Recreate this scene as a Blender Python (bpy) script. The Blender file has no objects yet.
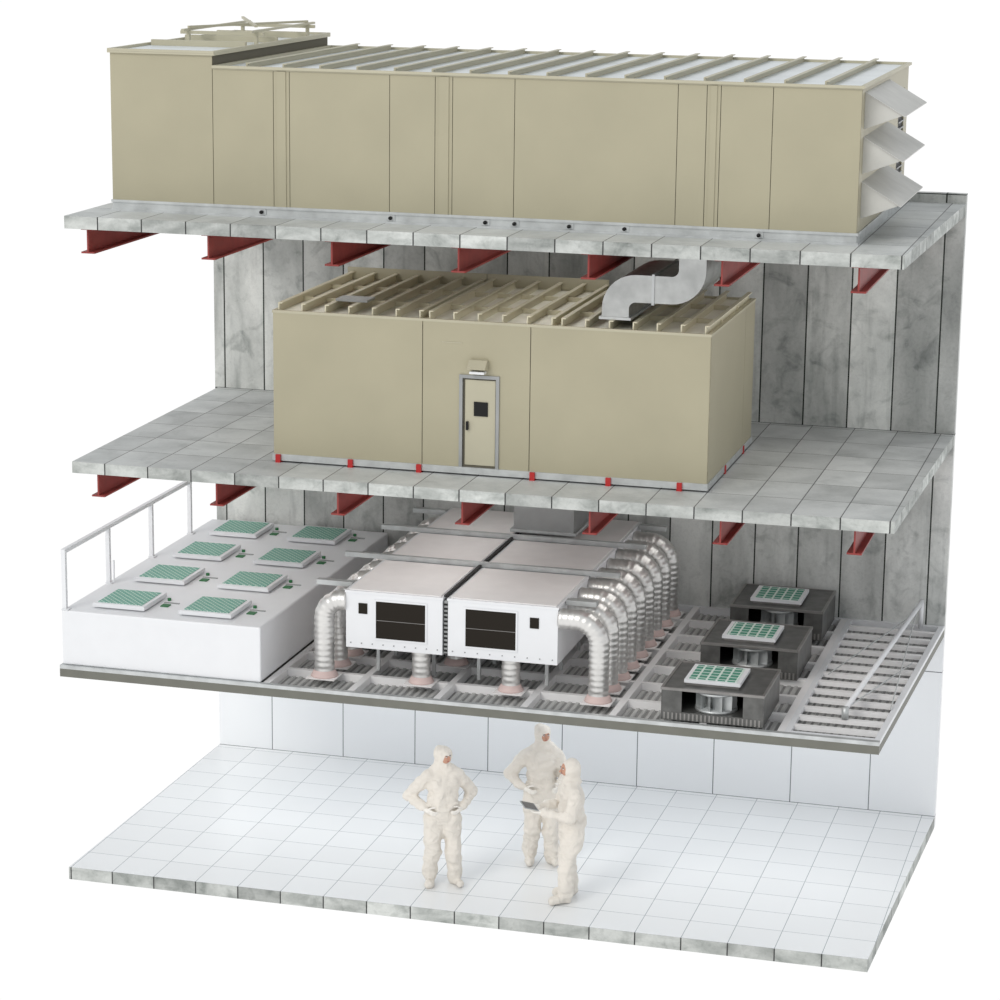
import bpy, math, random
from math import sin, cos, pi
from mathutils import Vector, Matrix
random.seed(4)
sc = bpy.context.scene
sc.view_settings.view_transform = 'Standard'

# ------------------------------------------------------------------ materials
def nt(name):
    m = bpy.data.materials.new(name); m.use_nodes = True
    n = m.node_tree; b = n.nodes['Principled BSDF']
    return m, n, b
def mth(n, op, a, b=None, c=None):
    x = n.nodes.new('ShaderNodeMath'); x.operation = op
    for i, v in enumerate((a, b, c)):
        if v is None: continue
        if isinstance(v, (int, float)): x.inputs[i].default_value = v
        else: n.links.new(v, x.inputs[i])
    return x.outputs[0]
def plain(name, col, rough=0.5, metal=0.0, noise=0.0, scale=4.0, bump=0.0, spec=0.5, nscale=None, ridge=False):
    m, n, b = nt(name)
    b.inputs['Roughness'].default_value = rough
    b.inputs['Metallic'].default_value = metal
    b.inputs['Specular IOR Level'].default_value = spec
    geo = n.nodes.new('ShaderNodeNewGeometry')
    tx = n.nodes.new('ShaderNodeTexNoise'); tx.inputs['Scale'].default_value = scale
    tx.inputs['Detail'].default_value = 5
    n.links.new(geo.outputs['Position'], tx.inputs['Vector'])
    r = n.nodes.new('ShaderNodeMapRange')
    r.inputs['From Min'].default_value = 0.3; r.inputs['From Max'].default_value = 0.7
    r.inputs['To Min'].default_value = 1 - noise; r.inputs['To Max'].default_value = 1 + noise * 0.4
    n.links.new(tx.outputs['Fac'], r.inputs['Value'])
    mx = n.nodes.new('ShaderNodeVectorMath'); mx.operation = 'SCALE'
    mx.inputs[0].default_value = col
    n.links.new(r.outputs['Result'], mx.inputs['Scale'])
    n.links.new(mx.outputs[0], b.inputs['Base Color'])
    if bump:
        bp = n.nodes.new('ShaderNodeBump'); bp.inputs['Strength'].default_value = bump
        bp.inputs['Distance'].default_value = 0.03 if ridge else 0.02
        t2 = n.nodes.new('ShaderNodeTexNoise'); t2.inputs['Scale'].default_value = nscale or scale * 3
        t2.inputs['Detail'].default_value = 2 if ridge else 5
        t2.inputs['Distortion'].default_value = 0.9 if ridge else 0
        n.links.new(geo.outputs['Position'], t2.inputs['Vector'])
        h = t2.outputs['Fac']
        if ridge:
            h = mth(n, 'SUBTRACT', 1.0, mth(n, 'MULTIPLY', mth(n, 'ABSOLUTE', mth(n, 'SUBTRACT', h, .5)), 5.0))
        n.links.new(h, bp.inputs['Height'])
        n.links.new(bp.outputs['Normal'], b.inputs['Normal'])
    return m
def paneled(name, col, dark, line, sp, off, width, rough=0.6, stain=0.5, var=0.12, spec=0.5, nsc=1.3, fine=0.0, stretch=(1, 1, 1), blot=0.0, streak=0.0):
    """surface divided in panels by real-scale joints; sp=(sx,sy,sz), 0 = none"""
    m, n, b = nt(name)
    b.inputs['Roughness'].default_value = rough
    b.inputs['Specular IOR Level'].default_value = spec
    geo = n.nodes.new('ShaderNodeNewGeometry')
    sp_ = n.nodes.new('ShaderNodeSeparateXYZ'); n.links.new(geo.outputs['Position'], sp_.inputs[0])
    sn = n.nodes.new('ShaderNodeSeparateXYZ'); n.links.new(geo.outputs['Normal'], sn.inputs[0])
    mask = None; cells = []
    for i in range(3):
        if not sp[i]: cells.append(0.0); continue
        u = mth(n, 'DIVIDE', mth(n, 'SUBTRACT', sp_.outputs[i], off[i]), sp[i])
        flat = mth(n, 'LESS_THAN', mth(n, 'ABSOLUTE', sn.outputs[i]), 0.5)
        cells.append(mth(n, 'MULTIPLY', mth(n, 'FLOOR', u), flat))
        f = mth(n, 'ABSOLUTE', mth(n, 'SUBTRACT', mth(n, 'FRACT', u), 0.5))
        l = mth(n, 'GREATER_THAN', f, 0.5 - width / sp[i] / 2)
        l = mth(n, 'MULTIPLY', l, flat)
        mask = l if mask is None else mth(n, 'MAXIMUM', mask, l)
    cmb = n.nodes.new('ShaderNodeCombineXYZ')
    for i, c in enumerate(cells):
        if not isinstance(c, float): n.links.new(c, cmb.inputs[i])
    wn = n.nodes.new('ShaderNodeTexWhiteNoise'); n.links.new(cmb.outputs[0], wn.inputs['Vector'])
    def scaled(v):
        sv = n.nodes.new('ShaderNodeVectorMath'); sv.operation = 'MULTIPLY'
        n.links.new(geo.outputs['Position'], sv.inputs[0]); sv.inputs[1].default_value = v
        ad = n.nodes.new('ShaderNodeVectorMath'); ad.operation = 'MULTIPLY_ADD'
        n.links.new(wn.outputs['Color'], ad.inputs[0]); ad.inputs[1].default_value = (6, 6, 6)
        n.links.new(sv.outputs[0], ad.inputs[2])
        return ad.outputs[0]
    def noise(scale, detail, rg, dist, a, z, tmax, vec):
        t = n.nodes.new('ShaderNodeTexNoise'); t.inputs['Scale'].default_value = scale; t.inputs['Detail'].default_value = detail
        t.inputs['Roughness'].default_value = rg; t.inputs['Distortion'].default_value = dist
        n.links.new(vec, t.inputs['Vector'])
        r = n.nodes.new('ShaderNodeMapRange'); r.inputs['From Min'].default_value = a; r.inputs['From Max'].default_value = z
        r.inputs['To Max'].default_value = tmax
        n.links.new(t.outputs['Fac'], r.inputs['Value'])
        return r.outputs['Result']
    st = noise(nsc, 9, .58, .4, .38, .70, stain, scaled(stretch))
    if blot:
        st = mth(n, 'MINIMUM', mth(n, 'ADD', st, noise(nsc * 2.3, 5, .6, .8, .52, .70, blot, geo.outputs['Position'])), 1.0)
    if streak:
        st = mth(n, 'MINIMUM', mth(n, 'ADD', st, noise(5.0, 5, .6, .3, .55, .72, streak, scaled((1, 1, .10)))), 1.0)
    m1 = n.nodes.new('ShaderNodeMix'); m1.data_type = 'RGBA'
    m1.inputs[6].default_value = (*col, 1); m1.inputs[7].default_value = (*dark, 1)
    n.links.new(st, m1.inputs[0])
    v = n.nodes.new('ShaderNodeMapRange'); v.inputs['To Min'].default_value = 1 - var; v.inputs['To Max'].default_value = 1 + var * .5
    n.links.new(wn.outputs['Value'], v.inputs['Value'])
    vv = v.outputs['Result']
    if fine:
        vv = mth(n, 'SUBTRACT', vv, noise(26, 4, .7, .3, .45, .75, fine, geo.outputs['Position']))
    s = n.nodes.new('ShaderNodeVectorMath'); s.operation = 'SCALE'
    n.links.new(m1.outputs[2], s.inputs[0]); n.links.new(vv, s.inputs['Scale'])
    m2 = n.nodes.new('ShaderNodeMix'); m2.data_type = 'RGBA'
    n.links.new(s.outputs[0], m2.inputs[6]); m2.inputs[7].default_value = (*line, 1)
    n.links.new(mask, m2.inputs[0])
    n.links.new(m2.outputs[2], b.inputs['Base Color'])
    return m
def lattice(name, green, bar, pitch, width, diag):
    m, n, b = nt(name)
    b.inputs['Roughness'].default_value = 0.6
    geo = n.nodes.new('ShaderNodeNewGeometry')
    s = n.nodes.new('ShaderNodeSeparateXYZ'); n.links.new(geo.outputs['Position'], s.inputs[0])
    if diag:
        a = mth(n, 'ADD', s.outputs[0], s.outputs[1]); c = mth(n, 'SUBTRACT', s.outputs[0], s.outputs[1])
    else:
        a, c = s.outputs[0], s.outputs[1]
    mk = None
    for u in (a, c):
        f = mth(n, 'ABSOLUTE', mth(n, 'SUBTRACT', mth(n, 'FRACT', mth(n, 'DIVIDE', u, pitch)), .5))
        l = mth(n, 'GREATER_THAN', f, .5 - width / pitch / 2)
        mk = l if mk is None else mth(n, 'MAXIMUM', mk, l)
    m2 = n.nodes.new('ShaderNodeMix'); m2.data_type = 'RGBA'
    m2.inputs[6].default_value = (*green, 1); m2.inputs[7].default_value = (*bar, 1)
    n.links.new(mk, m2.inputs[0]); n.links.new(m2.outputs[2], b.inputs['Base Color'])
    return m

P = 10 / 18
m_slab = paneled('concrete_slab_mat', (.66, .68, .675), (.38, .40, .395), (.11, .11, .11), (P, P * 1.5, 0), (0, 0, 0), .012, .5, .65, .14, .4, 1.3, .08, blot=.25)
m_wall = paneled('concrete_wall_mat', (.80, .815, .79), (.26, .28, .27), (.04, .045, .04), (.575, 0, 3.10), (.15, 0, 2.09), .020, .75, .70, .26, .25, 1.4, .12, (1, 1, .45), .40, .35)
m_floor = paneled('floor_tile_mat', (.86, .87, .875), (.83, .85, .86), (.36, .39, .41), (P, P, 0), (0, 0, 0), .009, .22, .3, .03, .5)
m_edge = paneled('slab_edge_mat', (.64, .66, .635), (.24, .26, .245), (.05, .05, .05), (P, P, 0), (0, 0, 0), .016, .75, .8, .28, .3, 2.0, .12, (1, 1, 2.2), .35)
m_wpanel = paneled('wall_panel_mat', (.84, .855, .87), (.82, .84, .86), (.12, .13, .14), (1.06, 0, 2.0), (.80, 0, 0.0), .012, .35, .2, .02, .5)
m_beige = plain('beige_painted_steel', (.425, .392, .275), .42, 0, .06, 1.2)
m_beige_l = plain('beige_steel_trim', (.50, .47, .35), .45, 0, .05, 2)
m_gap = plain('panel_joint_dark', (.12, .11, .08), .8)
m_roof = plain('roof_sheet_metal', (.76, .80, .81), .35, .1, .10, 1.5)
m_roof2 = plain('roof_tray_sheet', (.90, .88, .78), .5, 0, .12, 2.5)
m_beam = plain('roof_beam_sheet', (.70, .66, .50), .5, 0, .06, 2)
m_galv = plain('galvanised_steel', (.60, .62, .62), .4, .5, .2, 5)
m_duct = plain('spiral_duct_aluminium', (.76, .75, .73), .36, .8, .08, 6)
m_duct2 = plain('sheet_duct_steel', (.52, .53, .52), .34, .9, .2, 5)
m_white = plain('white_powder_coat', (.80, .81, .83), .4, 0, .02)
m_whiteb = plain('white_enamel', (.88, .87, .87), .35, 0, .03)
m_pink = plain('unit_roof_sheet', (.92, .895, .885), .5, .0, .04)
m_collar = plain('duct_collar_primer', (.70, .54, .51), .5, .0, .04)
m_red = plain('red_oxide_steel', (.28, .038, .032), .5, 0, .2, 6)
m_redb = plain('red_rubber_foot', (.5, .02, .02), .5)
m_black = plain('fan_housing_steel', (.13, .13, .125), .38, .4, .35, 7)
m_blk = plain('black_plastic', (.015, .015, .015), .5, spec=.2)
m_blackl = plain('fan_housing_rim', (.28, .27, .26), .38, .5, .2, 7)
m_dark = plain('dark_glass', (.018, .014, .010), .45, spec=.15)
m_gray = plain('mid_grey_metal', (.36, .37, .37), .4, .4, .1, 4)
m_deck = plain('corrugated_deck', (.52, .52, .51), .5, 0, .1, 4)
m_deckb = plain('deck_sheet', (.27, .27, .265), .6, 0, .1, 4)
m_olive = plain('grid_edge_profile', (.17, .17, .145), .5, .2, .1, 4)
m_hood = plain('hood_sheet_metal', (.56, .555, .52), .4, .3, .15, 3)
m_fA = lattice('green_filter_diamond', (.09, .33, .25), (.52, .68, .60), .085, .018, True)
m_fB = lattice('green_filter_grid', (.05, .27, .18), (.66, .76, .70), .115, .026, False)
m_green = plain('green_tab', (.02, .16, .05), .5)
m_suit = plain('coverall_fabric', (.78, .735, .67), .9, 0, .05, 5, .45, nscale=5.0, ridge=True)
m_glove = plain('glove_latex', (.84, .81, .76), .6)
m_skin = plain('skin', (.55, .30, .21), .55)
m_eye = plain('eye_dark', (.03, .02, .02), .3)
m_lip = plain('lips', (.42, .14, .11), .5)
m_screen = plain('tablet_screen', (.05, .055, .06), .25)

# ------------------------------------------------------------------ mesh builder
class MB:
    def __init__(s): s.v = []; s.f = []; s.mi = []; s.mats = []; s.sm = []
    def m(s, mat):
        if mat not in s.mats: s.mats.append(mat)
        return s.mats.index(mat)
    def add(s, vs, fs, mat, smooth=False):
        o = len(s.v); s.v += [tuple(v) for v in vs]; k = s.m(mat)
        for f in fs: s.f.append([i + o for i in f]); s.mi.append(k); s.sm.append(smooth)
    def box(s, x0, x1, y0, y1, z0, z1, mat, top=None, xb=None, x0b=None):
        xb = x1 if xb is None else xb; x0b = x0 if x0b is None else x0b
        vs = [(x0,y0,z0),(x1,y0,z0),(xb,y1,z0),(x0b,y1,z0),(x0,y0,z1),(x1,y0,z1),(xb,y1,z1),(x0b,y1,z1)]
        s.add(vs, [(0,3,2,1),(0,1,5,4),(1,2,6,5),(2,3,7,6),(3,0,4,7)], mat)
        if top is None: s.f.append([len(s.v)-4+i for i in range(4)]); s.mi.append(s.m(mat)); s.sm.append(False)
        else: s.add(vs[4:], [(0,1,2,3)], top)
    def ring(s, x0, x1, y0, y1, w, z0, z1, mat):
        s.box(x0, x1, y0, y0+w, z0, z1, mat); s.box(x0, x1, y1-w, y1, z0, z1, mat)
        s.box(x0, x0+w, y0+w+.001, y1-w-.001, z0, z1, mat); s.box(x1-w, x1, y0+w+.001, y1-w-.001, z0, z1, mat)
    def prism_y(s, prof, y0, y1, mat):
        n = len(prof)
        vs = [(x, y0, z) for x, z in prof] + [(x, y1, z) for x, z in prof]
        fs = [tuple(range(n)), tuple(range(2*n-1, n-1, -1))] + [(i, i+n, (i+1)%n+n, (i+1)%n) for i in range(n)]
        s.add(vs, fs, mat)
    def prism_x(s, prof, x0, x1, mat):
        n = len(prof)
        vs = [(x0, y, z) for y, z in prof] + [(x1, y, z) for y, z in prof]
        fs = [tuple(range(n-1, -1, -1)), tuple(range(n, 2*n))] + [(i, (i+1)%n, (i+1)%n+n, i+n) for i in range(n)]
        s.add(vs, fs, mat)
    def tube(s, pts, rad, mat, seg=12, cap=True, smooth=True):
        pts = [Vector(p) for p in pts]; n = len(pts)
        if not hasattr(rad, '__len__'): rad = [rad] * n
        rings = []; up = None
        for i, p in enumerate(pts):
            d = (pts[min(i+1, n-1)] - pts[max(i-1, 0)]).normalized()
            if up is None: up = Vector((0,0,1)) if abs(d.z) < .9 else Vector((0,1,0))
            a = d.cross(up).normalized(); up = a.cross(d).normalized()
            rings.append([p + (a*cos(2*pi*k/seg) + up*sin(2*pi*k/seg))*rad[i] for k in range(seg)])
        vs = [v for r in rings for v in r]
        fs = [(i*seg+k, (i+1)*seg+k, (i+1)*seg+(k+1)%seg, i*seg+(k+1)%seg) for i in range(n-1) for k in range(seg)]
        if cap: fs += [tuple(range(seg)), tuple(range(n*seg-1, (n-1)*seg-1, -1))]
        s.add(vs, fs, mat, smooth)
    def bar(s, a, b, w, h, mat):
        a = Vector(a); b = Vector(b); d = (b-a).normalized()
        u = Vector((0,0,1)) if abs(d.z) < .95 else Vector((0,1,0))
        r = d.cross(u).normalized(); u = r.cross(d).normalized()
        vs = []
        for p in (a, b):
            for sx, sy in ((-1,-1),(1,-1),(1,1),(-1,1)): vs.append(p + r*sx*w/2 + u*sy*h/2)
        s.add(vs, [(0,1,2,3),(7,6,5,4),(0,4,5,1),(1,5,6,2),(2,6,7,3),(3,7,4,0)], mat)
    def sphere(s, c, r, mat, seg=12, rings=8, rot=None):
        c = Vector(c); r = r if hasattr(r, '__len__') else (r, r, r)
        vs = []; fs = []
        for j in range(1, rings):
            t = pi*j/rings
            for k in range(seg):
                p = 2*pi*k/seg; q = Vector((r[0]*sin(t)*cos(p), r[1]*sin(t)*sin(p), r[2]*cos(t)))
                if rot is not None: q = rot @ q
                vs.append(c+q)
        tq = Vector((0,0,r[2])); bq = Vector((0,0,-r[2]))
        if rot is not None: tq = rot @ tq; bq = rot @ bq
        vs += [c+tq, c+bq]; T = len(vs)-2; B = T+1
        for j in range(rings-2):
            for k in range(seg):
                fs.append((j*seg+k, (j+1)*seg+k, (j+1)*seg+(k+1)%seg, j*seg+(k+1)%seg))
        for k in range(seg):
            fs.append((T, k, (k+1)%seg)); fs.append((B, (rings-2)*seg+(k+1)%seg, (rings-2)*seg+k))
        s.add(vs, fs, mat, True)
    def build(s, name, parent=None, origin=True, bevel=0):
        me = bpy.data.meshes.new(name)
        xs = [v[0] for v in s.v]; ys = [v[1] for v in s.v]; zs = [v[2] for v in s.v]
        o = Vector(((min(xs)+max(xs))/2, (min(ys)+max(ys))/2, min(zs))) if origin else Vector((0,0,0))
        me.from_pydata([Vector(v)-o for v in s.v], [], s.f)
        for mt in s.mats: me.materials.append(mt)
        for p, k, sm in zip(me.polygons, s.mi, s.sm): p.material_index = k; p.use_smooth = sm
        ob = bpy.data.objects.new(name, me); ob.location = o
        sc.collection.objects.link(ob)
        if bevel:
            b = ob.modifiers.new('bevel', 'BEVEL'); b.width = bevel; b.segments = 2; b.limit_method = 'ANGLE'
        if parent:
            ob.parent = parent
            ob.matrix_parent_inverse = parent.matrix_world.inverted()
        return ob
def empty(name, loc):
    e = bpy.data.objects.new(name, None); e.location = loc; e.empty_display_size = .2
    sc.collection.objects.link(e)
    bpy.context.view_layer.update()
    return e

Z2, Z3, Z4, D = 2.637, 5.195, 8.174, 5.10
XW = 10.17      # end of the back wall; the slabs flare slightly to meet it
# ------------------------------------------------------------------ shell
b = MB(); b.box(-.03, 9.98, 0, D, -.16, 0, m_edge, m_floor, XW, 0); b.build('floor')
b = MB(); b.box(.13, 10.05, .05, D, Z3-.14, Z3, m_edge, m_slab, XW, .04); b.build('concrete_floor_slab')
b = MB(); b.box(.13, 10.03, .0, D, Z4-.15, Z4, m_edge, m_slab, XW); b.build('concrete_floor_slab')
b = MB()
b.box(0, XW, D, D+.14, 2.50, Z4+.12, m_wall)
b.box(0, XW, D, D+.14, -.16, 2.50, m_wpanel)
b.build('wall_back')

def ibeam(x, ztop, y0):
    b = MB(); h = .30; w = .17; t = .02; zt = ztop
    b.box(x-w/2, x+w/2, y0, D-.01, zt-t, zt, m_red)
    b.box(x-w/2, x+w/2, y0, D-.01, zt-h, zt-h+t, m_red)
    b.box(x-.010, x+.010, y0, D-.01, zt-h+t, zt-t, m_red)
    b.build('steel_i_beam')
for i in range(7): ibeam(.38 + i*1.525, Z4-.15, .10)
for i in range(7): ibeam(.42 + i*1.53, Z3-.14, .15)

# ------------------------------------------------------------------ rooftop AHU
b = MB()
X0, X1, Y0, Y1 = .44, 9.40, .72, 4.88; ZB = Z4+.13; ZT = 9.90
b.box(X0, X1, Y0, Y1, Z4, ZB-.03, m_galv)
b.box(X0-.01, X1+.02, Y0-.02, Y1+.02, ZB-.03, ZB, m_galv)
b.box(X0-.01, X1+.02, Y0-.03, Y0-.005, Z4, Z4+.02, m_galv)
S1 = 1.74; ZS = 10.06
b.box(X0+.022, S1, Y0+.012, Y1-.012, ZB, ZS-.02, m_gap)
b.box(S1, X1-.022, Y0+.012, Y1-.012, ZB, ZT-.02, m_gap)
edges = [X0, S1, 2.50, 2.70, 3.93, 4.48, 4.69, 5.43, 7.33, 7.66, 7.82, 8.41, X1]
for i in range(len(edges)-1):
    a, c = edges[i]+.004, edges[i+1]-.004
    zt = ZS if i == 0 else ZT
    narrow = (edges[i+1]-edges[i]) < .25
    if narrow: b.box(a+.04, c-.04, Y0-.012, Y0+.02, ZB, zt-.014, m_beige)
    b.box(a, c, Y0, Y0+.02, ZB, zt-.013, m_beige)
    b.box(a, c, Y1-.02, Y1, ZB, zt-.013, m_beige)
b.box(X0, X0+.02, Y0+.021, Y1-.021, ZB, ZS-.013, m_beige)
b.box(S1-.02, S1-.001, Y0+.021, Y1-.021, ZT, ZS-.013, m_beige)
b.box(X1-.02, X1, Y0+.021, 1.0, ZB, ZT-.013, m_beige)
b.box(X1-.02, X1, 1.006, 4.0, ZB, ZT-.013, m_beige)
b.box(X1-.02, X1, 4.55, Y1-.021, ZB, ZT-.013, m_beige)
b.box(X1-.03, X1-.016, 4.0, 4.55, ZB+.2, ZT-.25, m_blk)
b.box(X1-.02, X1, 4.001, 4.549, ZT-.25, ZT-.013, m_beige)
b.box(X1-.02, X1, 4.001, 4.549, ZB, ZB+.2, m_beige)
for k in range(14): b.box(X1-.015, X1+.01, 4.0, 4.55, ZB+.22+k*.08, ZB+.235+k*.08, m_gray)
b.box(S1, X1, Y0, Y1, ZT-.012, ZT+.004, m_beige_l, m_roof)
b.ring(S1+.002, X1+.03, Y0-.03, Y1+.03, .05, ZT+.005, ZT+.035, m_beige_l)
x = S1+.42
while x < X1-.2:
    b.box(x-.010, x+.010, Y0+.03, Y1-.03, ZT+.005, ZT+.062, m_beige_l)
    b.box(x-.010, x+.04, Y0+.03, Y1-.03, ZT+.063, ZT+.073, m_beige_l)
    x += .455
b.box(X0-.02, S1+.03, Y0-.03, Y1+.02, ZS-.012, ZS+.009, m_beige_l, m_roof)
b.ring(X0-.02, S1+.03, Y0-.03, Y1+.02, .04, ZS+.01, ZS+.04, m_beige_l)
for yy in (1.9, 3.0, 4.1):
    b.box(X0+.05, S1-.02, yy-.03, yy+.03, ZS+.01, ZS+.08, m_beige_l)
for yy in (2.6, 4.5):
    b.bar((X0+.15, yy, ZS+.135), (S1-.05, yy, ZS+.135), .05, .04, m_beige_l)
for xx in (X0+.25, S1-.15):
    b.bar((xx, 2.4, ZS+.17), (xx, 4.75, ZS+.17), .04, .028, m_beige_l)
    for yy in (2.6, 4.5): b.box(xx-.02, xx+.02, yy-.02, yy+.02, ZS+.01, ZS+.115, m_beige_l)
b.bar((X0+.25, 2.6, ZS+.20), (S1-.15, 4.5, ZS+.20), .035, .028, m_beige_l)
b.bar((S1-.15, 2.6, ZS+.23), (X0+.25, 4.5, ZS+.23), .035, .028, m_beige_l)
for k in range(3):
    zt = ZT-.06-k*.50; y0, y1 = .95, 3.0; px = .42
    A = (X1+.001, zt); Bt = (X1+px, zt-.24); C = (X1+.001, zt-.40)
    b.prism_y([C, Bt, A], y0, y1, m_hood)
    b.prism_y([(X1+.001, zt+.004), (X1+px+.03, zt-.252), (X1+px+.03, zt-.242), (X1+.001, zt+.014)], y0-.02, y1+.02, m_hood)
for xx in (2.35, 3.95, 5.1, 5.45, 6.1, 6.75, 8.3):
    b.tube([(xx, Y0-.045, Z4+.06), (xx, Y0-.01, Z4+.06)], .022, m_blk, 10)
    b.box(xx-.05, xx+.05, Y0-.012, Y0, Z4+.03, Z4+.095, m_galv)
b.build('rooftop_air_handling_unit')

# ------------------------------------------------------------------ middle air handling unit
b = MB()
X0, X1, Y0, Y1 = 2.43, 7.77, .83, 3.70; ZB = Z3+.10; ZT = 7.03
b.box(X0-.01, X1+.01, Y0-.02, Y1+.02, Z3+.02, ZB, m_galv)
b.box(X0+.022, X1-.022, Y0+.01, Y1-.01, ZB, ZT-.10, m_gap)
ex = [X0, 4.31, 5.63, X1]
DX0, DX1, DZ = 4.81, 5.22, 6.37
for i in range(3):
    a, c = ex[i]+.005, ex[i+1]-.005
    if i == 1:
        b.box(a, DX0-.04, Y0, Y0+.02, ZB, ZT-.012, m_beige)
        b.box(DX1+.04, c, Y0, Y0+.02, ZB, ZT-.012, m_beige)
        b.box(DX0-.04, DX1+.04, Y0, Y0+.02, DZ+.04, ZT-.012, m_beige)
    else: b.box(a, c, Y0, Y0+.02, ZB, ZT-.012, m_beige)
    b.box(a, c, Y1-.02, Y1, ZB, ZT-.012, m_beige)
ey = [Y0+.016, 3.05, Y1-.016]
for i in range(2):
    b.box(X1-.02, X1, ey[i]+.005, ey[i+1]-.005, ZB, ZT-.012, m_beige)
    b.box(X0, X0+.02, ey[i]+.005, ey[i+1]-.005, ZB, ZT-.012, m_beige)
b.box(X0+.025, X1-.025, Y0+.025, Y1-.025, ZT-.06, ZT-.005, m_beige, m_roof2)
b.ring(X0-.005, X1+.005, Y0-.005, Y1+.005, .05, ZT-.011, ZT+.02, m_beige_l)
BH = .095
for s0, s1, n in ((X0+.04, 4.31, 6), (4.36, 5.92, 5), (5.97, X1-.03, 6)):
    for i in range(n+1):
        x = s0+.02+(s1-s0-.07)*i/n
        b.box(x-.008, x+.008, Y0+.05, Y1-.07, ZT-.004, ZT+BH, m_beam)
        b.box(x-.008, x+.045, Y0+.05, Y1-.07, ZT+BH+.001, ZT+BH+.012, m_beam)
for yy in (1.75, 2.80): b.box(X0+.05, X1-.05, yy-.012, yy+.012, ZT-.003, ZT+.05, m_beam)
b.box(X0, 4.3, Y1-.06, Y1-.03, ZT+.021, ZT+.16, m_beige_l)
b.box(4.31, 5.9, Y1-.06, Y1-.03, ZT+.021, ZT+.16, m_beige_l)
b.box(3.1, 3.5, 1.2, 1.5, ZT+BH+.013, ZT+BH+.04, m_gray)
b.box(DX0-.04, DX0, Y0-.02, Y0+.03, ZB-.0, DZ, m_gray)
b.box(DX1, DX1+.04, Y0-.02, Y0+.03, ZB-.0, DZ, m_gray)
b.box(DX0-.04, DX1+.04, Y0-.02, Y0+.03, DZ, DZ+.04, m_gray)
b.box(DX0+.03, DX1-.01, Y0+.0, Y0+.015, ZB+.03, DZ-.02, m_beige_l)
b.box(DX0+.14, DX0+.31, Y0-.012, Y0-.001, 5.92, 6.09, m_blk)
b.box(DX0+.05, DX0+.075, Y0-.04, Y0-.001, 5.75, 5.85, m_blk)
b.prism_x([(Y0-.16, 6.50), (Y0-.001, 6.47), (Y0-.001, 6.60), (Y0-.06, 6.60)], 4.90, 5.12, m_beige_l)
b.box(4.92, 5.10, Y0-.12, Y0-.02, 6.44, 6.47, m_white)
b.box(4.55, 4.80, Y0-.006, Y0-.001, 6.78, 6.79, m_beige_l)
for xx in (2.50, 3.42, 4.28, 5.68, 6.60, 7.45):
    b.box(xx-.03, xx+.03, Y0-.05, Y0+.08, Z3, Z3+.098, m_redb)
for xx in (2.50, 5.1, 7.6): b.box(xx-.03, xx+.03, Y1-.08, Y1, Z3, Z3+.098, m_redb)
for yy in (1.9, 3.1): b.box(X1-.06, X1+.02, yy-.03, yy+.03, Z3, Z3+.098, m_redb)
b.build('air_handling_unit')

def rect_sweep(b, path, w, t, y0, y1, mat):
    n = len(path); vs = []
    for i, p in enumerate(path):
        d = (Vector(path[min(i+1,n-1)]) - Vector(path[max(i-1,0)])).normalized()
        nx, nz = -d.y, d.x
        for sgn in (1, -1):
            vs.append((p[0]+sgn*nx*t/2, y0, p[1]+sgn*nz*t/2)); vs.append((p[0]+sgn*nx*t/2, y1, p[1]+sgn*nz*t/2))
    fs = []
    for i in range(n-1):
        a = i*4; c = a+4
        fs += [(a, a+1, c+1, c), (a+3, a+2, c+2, c+3), (a+2, a, c, c+2), (a+1, a+3, c+3, c+1)]
    fs += [(0,2,3,1), (4*n-4, 4*n-3, 4*n-1, 4*n-2)]
    b.add(vs, fs, mat, False)
def arc(cx, cz, r, a0, a1, n=9):
    return [(cx+r*cos(a0+(a1-a0)*i/n), cz+r*sin(a0+(a1-a0)*i/n)) for i in range(n+1)]
b = MB()
dx = 6.60; ty = .32; zb = ZT+BH+.013
path = [(dx, zb), (dx, zb+.12)] + arc(dx+.24, ZT+.24, .24, pi, pi/2) + arc(dx+.66, ZT+.48+.24, .24, -pi/2, 0) + [(dx+.90, Z4-.151)]
rect_sweep(b, path, .3, ty, .98, 2.3, m_duct2)
b.box(dx-.19, dx+.19, .96, 2.33, zb, zb+.03, m_galv)
b.box(dx+.43, dx+.46, .96, 2.32, ZT+.48-ty/2-.02, ZT+.48+ty/2+.02, m_galv)
b.build('rectangular_air_duct')

# ------------------------------------------------------------------ cleanroom ceiling grid (level 2)
b = MB()
GX0, GX1 = -.07, 10.0
b.box(GX0+.02, GX1-.02, .02, D-.002, 2.50, 2.525, m_white, None, XW-.02)
b.box(GX0+.071, GX1-.072, .051, D-.072, 2.526, 2.532, m_deckb, None, XW-.09)
b.box(GX0, GX1, -.02, .05, 2.49, Z2-.045, m_olive); b.box(GX0, GX1, -.021, .05, Z2-.045, Z2, m_galv)
b.box(GX1-.07, GX1, .051, D-.002, 2.49, Z2-.045, m_olive, None, XW, XW-.07)
b.box(GX1-.07, GX1+.001, .051, D-.002, Z2-.045, Z2, m_white, None, XW+.001, XW-.07)
b.box(GX0, GX0+.07, .051, D-.002, 2.49, Z2-.001, m_olive)
b.box(GX0+.071, XW-.071, D-.07, D-.002, 2.533, Z2-.001, m_white)
gx = [2.60, 3.67, 4.74, 5.81, 6.88, 7.95, 8.86]
for x in gx: b.box(x-.042, x+.042, .051, D-.071, 2.533, Z2-.001, m_whiteb)
for k in range(1, 7):
    y = k*D/7
    b.box(2.6, 8.86, y-.036, y+.036, 2.533, Z2-.004, m_whiteb)
b.box(8.903, 8.97, .051, D-.071, Z2-.05, Z2, m_white)
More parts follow.
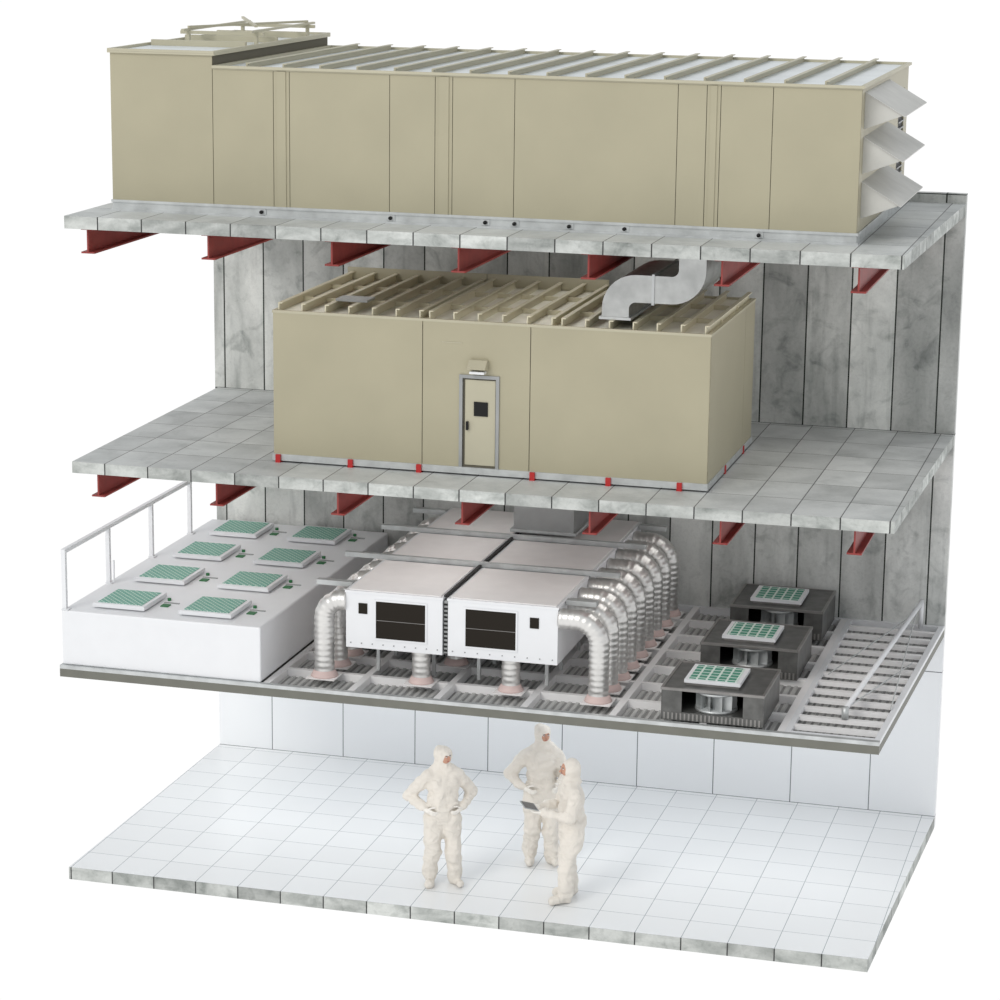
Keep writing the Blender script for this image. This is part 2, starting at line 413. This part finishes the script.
b.box(8.97, GX1-.071, .051, .12, Z2-.05, Z2-.002, m_white)
for k in range(1, 14):
    y = k*D/14
    b.box(8.97, GX1-.075+.17*k/14, y-.038, y+.038, Z2-.055, Z2-.002, m_whiteb)
x = 2.6
while x < GX1-.1:
    b.prism_y([(x, 2.533), (x+.060, 2.533), (x+.048, 2.548), (x+.012, 2.548)], .051, D-.072, m_deck)
    x += .092
b.build('ceiling')

pl = empty('filter_plenum_housing', (1.3, 2.5, Z2))
b = MB(); PX0, PX1, PZ = -.05, 2.54, Z2+.69
b.box(PX0, PX1, .02, D-.06, Z2+.001, PZ, m_white)
b.build('housing', pl, bevel=.02)
def filt(b, cx, cy, z, w, d, mat, h=.05):
    b.box(cx-w/2, cx+w/2, cy-d/2, cy+d/2, z, z+h, m_white)
    e = .05
    b.box(cx-w/2+e, cx+w/2-e, cy-d/2+e, cy+d/2-e, z+h, z+h+.006, mat)
b = MB()
for i in range(4):
    for cx in (.62, 1.75):
        cy = .58+i*1.29
        b.box(cx-.3, cx+.3, cy-.3, cy+.3, PZ-.02, PZ+.02, m_whiteb)
        filt(b, cx, cy, PZ+.02, .68, .72, m_fA)
        b.box(cx+.42, cx+.52, cy-.05, cy+.06, PZ-.01, PZ+.012, m_green)
        b.tube([(cx+.42, cy+.25, PZ-.005), (cx+.42, cy+.25, PZ+.03)], .025, m_green, 8)
        b.box(cx+.40, cx+.60, cy+.12, cy+.15, PZ-.01, PZ+.01, m_gray)
b.build('filter_inlets', pl)

b = MB()
RX = -.02
ys = [.07, 1.40, 2.80, 4.15]
for y in ys:
    b.box(RX-.026, RX+.026, y-.026, y+.026, PZ+.002, PZ+.71, m_white)
    b.box(RX-.026, RX+.06, y-.06, y+.06, PZ+.001, PZ+.012, m_white)
b.bar((RX, ys[0]-.03, PZ+.735), (RX, ys[-1]+.03, PZ+.735), .055, .05, m_white)
b.bar((RX+.07, ys[1], PZ+.01), (RX+.07, ys[1], PZ+.30), .02, .02, m_white)
b.build('guard_railing')

b = MB()
b.tube([(9.50, .75, Z2+.12), (9.88, 4.9, Z2+.36)], .032, m_white, 12)
b.tube([(9.50, .72, Z2+.002), (9.50, .72, Z2+.15)], .042, m_galv, 12)
b.tube([(9.88, 4.9, Z2+.002), (9.88, 4.9, Z2+.38)], .03, m_white, 12)
b.tube([(9.50, .75, Z2+.12), (9.98, 3.2, Z2+.02)], .008, m_galv, 6)
b.tube([(9.97, 1.2, Z2+.02), (9.86, 4.6, Z2+.33)], .008, m_galv, 6)
b.tube([(9.05, 2.4, Z2+.02), (9.82, 4.3, Z2+.32)], .008, m_galv, 6)
b.build('folded_guard_rail')

def ffu(x0, y0):
    b = MB(); w, d, h = 1.2, 1.10, .38; x1 = x0+w; y1 = y0+d; z0 = Z2+.005; z1 = z0+h; t = .025; cw = .24
    b.box(x0+t, x1-t, y0, y1-t, z0, z0+.10, m_black)
    b.box(x0, x1, y0, y1, z1-t, z1, m_black)
    b.box(x0, x1, y1-t, y1, z0, z1-t, m_black)
    b.box(x0, x0+t, y0, y1-t, z0, z1-t, m_black); b.box(x1-t, x1, y0, y1-t, z0, z1-t, m_black)
    b.box(x0+t, x0+cw, y0, y0+t, z0+.10, z1-t, m_black); b.box(x1-cw, x1-t, y0, y0+t, z0+.10, z1-t, m_black)
    for k in range(24): b.box(x0+.03+k*.0485, x0+.05+k*.0485, y0-.010, y0-.0005, z0+.01, z0+.09, m_blackl)
    b.ring(x0-.008, x1+.008, y0-.012, y1+.008, .03, z1-.022, z1+.008, m_blackl)
    cx, cy = (x0+x1)/2, y0+.27
    b.tube([(cx, cy, z0+.101), (cx, cy, z0+.13)], .25, m_galv, 28)
    b.tube([(cx, cy, z1-.07), (cx, cy, z1-.04)], .25, m_galv, 28)
    b.tube([(cx, cy, z0+.13), (cx, cy, z1-.07)], .11, m_duct2, 20)
    for k in range(11):
        a = 2*pi*k/11
        p = Vector((cx+.13*cos(a), cy+.13*sin(a), 0)); q = Vector((cx+.24*cos(a+.6), cy+.24*sin(a+.6), 0))
        b.add([(p.x,p.y,z0+.13),(q.x,q.y,z0+.13),(q.x,q.y,z1-.07),(p.x,p.y,z1-.07)], [(0,1,2,3)], m_galv)
    cx, cy = x0+.56, y0+.50
    b.box(cx-.31, cx+.31, cy-.31, cy+.31, z1+.0005, z1+.03, m_blackl)
    filt(b, cx, cy, z1+.03, .66, .66, m_fB, .04)
    b.build('fan_filter_unit')
ffu(7.45, .08); ffu(7.52, 2.05); ffu(7.54, 3.88)

# ------------------------------------------------------------------ recirculation units (centre)
UZ0, UZ1 = Z2+.42, Z2+1.10
def recirc(x0, x1, y0, y1, front):
    b = MB()
    b.box(x0, x1, y0, y1, UZ0, UZ1, m_white)
    b.box(x0-.01, x1+.01, y0-.01, y1+.01, UZ1, UZ1+.03, m_white)
    b.box(x0+.03, x1-.03, y0+.03, y1-.03, UZ1+.03, UZ1+.04, m_pink)
    for lx in (x0+.25, x1-.25):
        for ly in (y0+.5, y1-.3): b.box(lx-.02, lx+.02, ly-.02, ly+.02, Z2, UZ0, m_galv)
    if front:
        wx0 = x0+.38 if front == 1 else x0+.22; wx1 = wx0+.62; wz0, wz1 = UZ0+.14, UZ0+.60
        b.box(wx0, wx1, y0-.006, y0+.01, wz0, wz1, m_dark)
        for (a,c,e,f) in ((wx0-.02,wx1+.02,wz1,wz1+.02),(wx0-.02,wx1+.02,wz0-.02,wz0),(wx0-.02,wx0,wz0,wz1),(wx1,wx1+.02,wz0,wz1)):
            b.box(a,c,y0-.014,y0,e,f,m_white)
        b.box(wx0, wx1, y0-.010, y0-.0065, wz0+.22, wz0+.226, m_blackl)
        sx = x0+.16 if front == 1 else x1-.34
        b.box(sx, sx+.11, y0-.008, y0, UZ0+.43, UZ0+.56, m_dark)
        for k in range(9):
            b.tube([(x0+.06+k*(x1-x0-.12)/8, y0-.008, UZ0+.06), (x0+.06+k*(x1-x0-.12)/8, y0, UZ0+.06)], .008, m_gray, 8)
    return b.build('recirculation_air_unit')
ya, yb, yc = .45, 2.05, 3.55
recirc(3.48, 4.69, ya, ya+1.5, 1); recirc(4.76, 6.11, ya, ya+1.5, 2)
recirc(3.48, 4.69, yb, yb+1.4, 0); recirc(4.76, 6.11, yb, yb+1.4, 0)
recirc(3.48, 4.69, yc, yc+1.4, 0); recirc(4.76, 6.11, yc, yc+1.4, 0)
b = MB()
zz = UZ1+.045
for y in (ya+.35, yc+1.2):
    b.box(3.0, 3.46, y-.05, y+.05, zz-.06, zz, m_galv); b.box(6.13, 6.5, y-.05, y+.05, zz-.06, zz, m_galv)
b.box(2.95, 6.5, yb-.08, yb-.02, zz-.01, zz+.05, m_galv)
b.box(2.95, 6.5, yc-.08, yc-.02, zz-.01, zz+.05, m_galv)
for k in range(12):
    b.box(4.703, 4.747, ya+.02, ya+.029, UZ0+.04+k*.052, UZ0+.062+k*.052, m_blk)
b.box(4.703, 4.747, ya+.03, yc+1.3, UZ0+.02, UZ1-.01, m_gray)
b.box(4.708, 4.742, ya, yc+1.3, UZ1+.045, UZ1+.065, m_blk)
b.build('unit_support_frame')
b = MB()
b.box(4.7, 5.5, 3.65, 4.6, UZ1+.105, Z3-.46, m_gray)
b.box(4.66, 5.54, 3.61, 4.64, UZ1+.10, UZ1+.14, m_galv)
b.build('supply_air_duct')

def flex(path_pts, r=.12, name='flexible_air_duct', plate=True):
    pts = [Vector(p) for p in path_pts]
    L = [0]
    for i in range(1, len(pts)): L.append(L[-1]+(pts[i]-pts[i-1]).length)
    n = int(L[-1]/.018); out = []; rad = []
    for k in range(n+1):
        s = L[-1]*k/n; i = 1
        while i < len(L)-1 and L[i] < s: i += 1
        t = (s-L[i-1])/(L[i]-L[i-1]); out.append(pts[i-1].lerp(pts[i], t))
        rad.append(r*(1.0, .985, .94, .985)[k % 4])
    b = MB(); b.tube(out, rad, m_duct, 20)
    p = out[0]
    if plate:
        b.tube([(p.x, p.y, Z2+.012), (p.x, p.y, Z2+.03), (p.x, p.y, Z2+.09)], [r*1.35, r*1.30, r*1.03], m_collar, 20)
        b.box(p.x-.18, p.x+.18, p.y-.18, p.y+.18, Z2+.001, Z2+.012, m_pink)
    b.build(name)
def elbow(x, y, sgn, xin, ztop, rb=.26):
    zc = ztop-rb
    pts = [(x, y, Z2+.012), (x, y, zc)]
    for i in range(1, 11):
        a = pi/2*i/10
        pts.append((x - sgn*rb*(1-cos(a)), y, zc+rb*sin(a)))
    pts.append((xin, y, ztop))
    return pts
for k in range(9):
    flex(elbow(6.60, .52+k*.50, 1, 6.112, UZ1-.12, .28), .125)
for k in range(9):
    flex(elbow(3.18, .52+k*.50, -1, 3.478, UZ1-.12, .24), .125)
for (x, y) in ((4.38, .62), (5.50, .62), (4.56, 1.5), (4.2, 2.3), (5.2, 2.3), (5.5, 3.4)):
    flex([(x, y, Z2+.012), (x, y, UZ0-.002)], .115)

# ------------------------------------------------------------------ people
def frame(fwd):
    f = Vector((fwd[0], fwd[1], 0)).normalized()
    l = Vector((0,0,1)).cross(f)
    return f, l
def capsule(b, a, c, ra, rb, mat, wob=0.0, n=10, seg=16, fr=2.1):
    a = Vector(a); c = Vector(c); pts = []; rad = []
    L = (c-a).length; d = (c-a).normalized()
    for i in range(5):
        t = pi/2*(1-i/4.0); pts.append(a - d*ra*sin(t)); rad.append(max(.003, ra*cos(t)))
    for i in range(1, n):
        t = i/n; r = ra+(rb-ra)*t
        r *= 1+wob*sin(t*n*fr+ra*90)
        pts.append(a+d*L*t); rad.append(r)
    for i in range(5):
        t = pi/2*(i/4.0); pts.append(c + d*rb*sin(t)); rad.append(max(.003, rb*cos(t)))
    b.tube(pts, rad, mat, seg)
def hand(b, wrist, dirv, side, palm, curl, mat):
    w = Vector(wrist); d = Vector(dirv).normalized(); n = Vector(palm).normalized()
    s = d.cross(n).normalized()
    if s.dot(Vector(side)) < 0: s = -s
    n = n - d*n.dot(d); n.normalize()
    capsule(b, w-d*.02, w+d*.03, .029, .031, mat, n=4, seg=12)
    for o in (-.026, -.009, .009, .026):
        capsule(b, w+d*.02+s*o*.8, w+d*.088+s*o, .017, .014, mat, n=4, seg=10)
    for o, L in ((.029, .070), (.010, .080), (-.010, .075), (-.029, .058)):
        p = w+d*.092+s*o; ang = 0
        for j, fr in enumerate((.42, .32, .26)):
            ang += curl*(.75 if j == 0 else 1.0)
            q = p+(d*cos(ang)+n*sin(ang))*L*fr
            capsule(b, p, q, .0098-.0008*j, .0090-.0008*j, mat, n=3, seg=8); p = q
    p = w+d*.025+s*.028
    for j, fr in enumerate((.045, .032, .026)):
        dd = (d*(.65+.15*j)+s*(.75-.28*j)+n*(.25+.2*j)).normalized()
        q = p+dd*fr; capsule(b, p, q, .0125-.001*j, .0112-.001*j, mat, n=3, seg=8); p = q
def person(loc, fwd, H, arms, headdir, stance, lean=0.0, tablet=False):
    f, l = frame(fwd); up = Vector((0,0,1)); base = Vector((loc[0], loc[1], 0)); k = H/1.80
    def W(x, y, z): return base + (l*x + f*y + up*z)*k
    root = empty('person', (loc[0], loc[1], 0))
    b = MB(); mt = m_suit
    R = lambda r: r*k
    rot = Matrix((l, f, up)).transposed()
    ln = lean
    b.sphere(W(0, -.01, .95), (R(.205), R(.170), R(.19)), mt, 24, 16, rot)
    b.sphere(W(0, 0, .84), (R(.17), R(.13), R(.15)), mt, 24, 16, rot)
    b.sphere(W(0, ln*.3, 1.12), (R(.190), R(.155), R(.19)), mt, 24, 16, rot)
    b.sphere(W(0, ln*.7, 1.30), (R(.210), R(.150), R(.20)), mt, 24, 16, rot)
    for i in range(24):
        a0, a1 = 2*pi*i/24, 2*pi*(i+1)/24
        capsule(b, W(.184*cos(a0), ln*.3+.149*sin(a0), 1.03+.018*sin(3*a0)), W(.184*cos(a1), ln*.3+.149*sin(a1), 1.03+.018*sin(3*a1)), R(.032), R(.032), mt, n=3, seg=8)
    for s_ in (-1, 1):
        capsule(b, W(s_*.06, ln*.9-.01, 1.450), W(s_*.16, ln, 1.405), R(.090), R(.088), mt, n=5)
        b.sphere(W(s_*.075, ln*.6+.035, 1.33), (R(.11), R(.11), R(.13)), mt, 14, 10, rot)
    capsule(b, W(0, ln-.015, 1.46), W(0, ln, 1.56), R(.085), R(.082), mt, n=5)
    hf, hl = frame(headdir); hrot = Matrix((hl, hf, up)).transposed()
    hc = W(0, ln+.015, 1.664)
    b.sphere(hc - hf*R(.014), (R(.104), R(.122), R(.134)), mt, 24, 16, hrot)
    b.sphere(hc - hf*R(.02) - up*R(.10), (R(.098), R(.105), R(.09)), mt, 20, 12, hrot)
    b.sphere(W(0, ln-.01, 1.50), (R(.145), R(.120), R(.065)), mt, 20, 12, rot)
    for s_, st in ((-1, stance[0]), (1, stance[1])):
        fx, fy, toe = st
        hip = W(s_*.10, 0, .88); an = W(fx, fy, .13)
        kn = hip.lerp(an, .5) + f*R(.04)
        capsule(b, hip, kn, R(.135), R(.102), mt, .025, n=16, fr=1.1)
        capsule(b, kn, an, R(.104), R(.094), mt, .06, n=16, fr=1.5)
        capsule(b, W(fx, fy, .19), W(fx, fy, .15), R(.102), R(.092), mt)
        td = (f*cos(toe) + l*sin(toe))
        heel = W(fx, fy, .060) - td*R(.03)
        capsule(b, heel, heel+td*R(.20)-up*R(.006), R(.058), R(.050), mt, n=6)
    hands = []
    for s_, ar in ((-1, arms[0]), (1, arms[1])):
        sh = W(s_*.19, ln, 1.395); el = W(*ar['el']); wr = W(*ar['wr'])
        capsule(b, sh, el, R(.088), R(.072), mt, .04, n=14, fr=1.3)
        capsule(b, el, wr, R(.074), R(.048), mt, .09, n=14, fr=1.5)
        hands.append((wr, (wr-el).normalized(), ar))
    ob = b.build('coverall', root)
    rm = ob.modifiers.new('union', 'REMESH'); rm.mode = 'VOXEL'; rm.voxel_size = .012; rm.use_smooth_shade = True
    sm = ob.modifiers.new('soft', 'SMOOTH'); sm.factor = .5; sm.iterations = 4
    tx = bpy.data.textures.new('cloth_folds', 'CLOUDS'); tx.noise_scale = .15; tx.noise_depth = 1
    dp = ob.modifiers.new('folds', 'DISPLACE'); dp.texture = tx; dp.strength = .06; dp.mid_level = .5; dp.texture_coords = 'GLOBAL'
    sm2 = ob.modifiers.new('soft2', 'SMOOTH'); sm2.factor = .5; sm2.iterations = 2
    b = MB()
    for wr, d, ar in hands:
        hd = ar.get('hd'); hd = (l*hd[0]+f*hd[1]+up*hd[2]) if hd else d
        pn = ar['palm']; pn = l*pn[0]+f*pn[1]+up*pn[2]
        sd = ar['thumb']; sd = l*sd[0]+f*sd[1]+up*sd[2]
        hand(b, wr+d*.03, hd, sd, pn, ar.get('curl', .35), m_glove)
    ob = b.build('hands', root)
    rm = ob.modifiers.new('union', 'REMESH'); rm.mode = 'VOXEL'; rm.voxel_size = .0035; rm.use_smooth_shade = True
    b = MB(); fc = hc + hf*R(.042) - up*R(.006)
    b.sphere(fc, (R(.066), R(.075), R(.088)), m_skin, 20, 14, hrot)
    capsule(b, fc+hf*R(.074)+up*R(.014), fc+hf*R(.090)-up*R(.018), R(.008), R(.013), m_skin, n=3, seg=8)
    for s_ in (-1, 1):
        e = fc + hl*s_*R(.027) + hf*R(.066) + up*R(.016)
        b.sphere(e, (R(.012), R(.008), R(.007)), m_whiteb, 10, 6, hrot)
        b.sphere(e+hf*R(.005), (R(.0055), R(.005), R(.0055)), m_eye, 8, 6, hrot)
        b.sphere(e+up*R(.014), (R(.017), R(.008), R(.0035)), m_eye, 8, 6, hrot)
    b.sphere(fc+hf*R(.066)-up*R(.042), (R(.020), R(.010), R(.007)), m_lip, 10, 6, hrot)
    b.build('face', root)
    if tablet:
        c = W(*tablet); b = MB()
        t = (f*.93 + up*.25).normalized(); nrm = t.cross(l)
        if nrm.z < 0: nrm = -nrm
        def pl(w, h, th, o, mat):
            vs = [c + l*sx*w + t*sy*h + nrm*(o+sz*th) for sz in (-1,1) for sx, sy in ((-1,-1),(1,-1),(1,1),(-1,1))]
            b.add(vs, [(3,2,1,0),(4,5,6,7),(0,1,5,4),(1,2,6,5),(2,3,7,6),(3,0,4,7)], mat)
        pl(.13, .09, .005, 0, m_gray); pl(.118, .078, .001, .0065, m_screen)
        b.build('tablet', root)
    return root
akL = dict(el=(.40, -.12, 1.13), wr=(.235, .07, 1.01), palm=(-.9, .1, 0), thumb=(0, -.3, 1), hd=(-.70, .55, -.3), curl=.45)
akR = dict(el=(-.40, -.12, 1.13), wr=(-.235, .07, 1.01), palm=(.9, .1, 0), thumb=(0, -.3, 1), hd=(.70, .55, -.3), curl=.45)
person((4.59, .85), (.45, -.88), 1.80, (akR, akL), (.80, -.6), ((-.15, -.02, -.2), (.15, .04, .25)))
tl = dict(el=(.27, .10, 1.14), wr=(.12, .37, 1.17), palm=(-.3, 0, .9), thumb=(-.4, .2, .9), hd=(-.15, 1, 0), curl=.45)
tr = dict(el=(-.27, .10, 1.14), wr=(-.12, .37, 1.17), palm=(.3, 0, .9), thumb=(.4, .2, .9), hd=(.15, 1, 0), curl=.45)
person((6.24, .80), (-.88, -.48), 1.82, (tr, tl), (-.75, -.65), ((-.13, -.03, -.1), (.13, .10, .15)), .02, tablet=(0, .53, 1.225))
akR3 = dict(el=(-.40, -.06, 1.13), wr=(-.235, .10, 1.02), palm=(.9, .1, 0), thumb=(0, -.3, 1), hd=(.65, .6, -.3), curl=.45)
dn = dict(el=(.28, .04, 1.13), wr=(.18, .30, 1.08), palm=(-.9, 0, .2), thumb=(0, .3, 1), hd=(-.3, .9, 0), curl=.4)
person((5.57, 1.92), (.35, -.93), 1.84, (akR3, dn), (.6, -.75), ((-.13, 0, -.15), (.13, .05, .2)))

# ------------------------------------------------------------------ light
w = bpy.data.worlds.new('studio_sky'); sc.world = w; w.use_nodes = True
n = w.node_tree; bg = n.nodes['Background']
tc = n.nodes.new('ShaderNodeTexCoord'); sx = n.nodes.new('ShaderNodeSeparateXYZ')
n.links.new(tc.outputs['Generated'], sx.inputs[0])
cr = n.nodes.new('ShaderNodeValToRGB')
cr.color_ramp.elements[0].position = .48; cr.color_ramp.elements[0].color = (1, 1, 1, 1)
cr.color_ramp.elements[1].position = .62; cr.color_ramp.elements[1].color = (.68, .70, .72, 1)
mr = n.nodes.new('ShaderNodeMapRange'); mr.inputs['From Min'].default_value = -1
n.links.new(sx.outputs[2], mr.inputs['Value']); n.links.new(mr.outputs['Result'], cr.inputs['Fac'])
n.links.new(cr.outputs['Color'], bg.inputs['Color']); bg.inputs['Strength'].default_value = 1.02
def sun(name, rot, e, ang, col=(1, 1, 1)):
    l = bpy.data.lights.new(name, 'SUN'); l.energy = e; l.angle = math.radians(ang); l.color = col
    o = bpy.data.objects.new(name, l); o.rotation_euler = [math.radians(a) for a in rot]; sc.collection.objects.link(o)
sun('sun_key', (56, 0, -22), 1.0, 25, (1, .97, .92))
def area(loc, e, sx_, sy_, col):  # added fill light, no fixture modelled behind it
    l = bpy.data.lights.new('underside_fill', 'AREA'); l.shape = 'RECTANGLE'; l.size = sx_; l.size_y = sy_; l.energy = e; l.color = col
    o = bpy.data.objects.new('underside_fill', l); o.location = loc; sc.collection.objects.link(o)
for i in range(4):
    area((1.3+i*2.5, 2.9, 2.47), 13, 1.2, 2.4, (.93, .97, 1))  # unseen fill added below the grid to brighten the cleanroom
for x in (1.2, 4.25, 7.3): area((x, 2.5, Z3-.16), 13, .5, 3.6, (1, .98, .96))  # fill added under the slab to lift the recirculation units
for x in (2.6, 5.65, 8.7): area((x, 2.5, Z4-.17), 9, .5, 3.6, (1, .98, .95))  # fill added under the top slab to lift the middle unit's roof

# ------------------------------------------------------------------ camera
yaw, pit, rol = .2672, -.2293, .0119
F = Vector((-sin(yaw)*cos(pit), cos(yaw)*cos(pit), sin(pit)))
Rv = Vector((cos(yaw), sin(yaw), 0)); U = Rv.cross(F)
R2 = Rv*cos(rol)+U*sin(rol); U2 = -Rv*sin(rol)+U*cos(rol)
cd = bpy.data.cameras.new('camera'); cam = bpy.data.objects.new('camera', cd); sc.collection.objects.link(cam)
mw = Matrix((R2, U2, -F)).transposed().to_4x4(); mw.translation = Vector((13.4592, -29.0455, 12.1514))
cam.matrix_world = mw
cd.lens = 36*2.6776; cd.sensor_width = 36; cd.clip_end = 200
sc.camera = cam
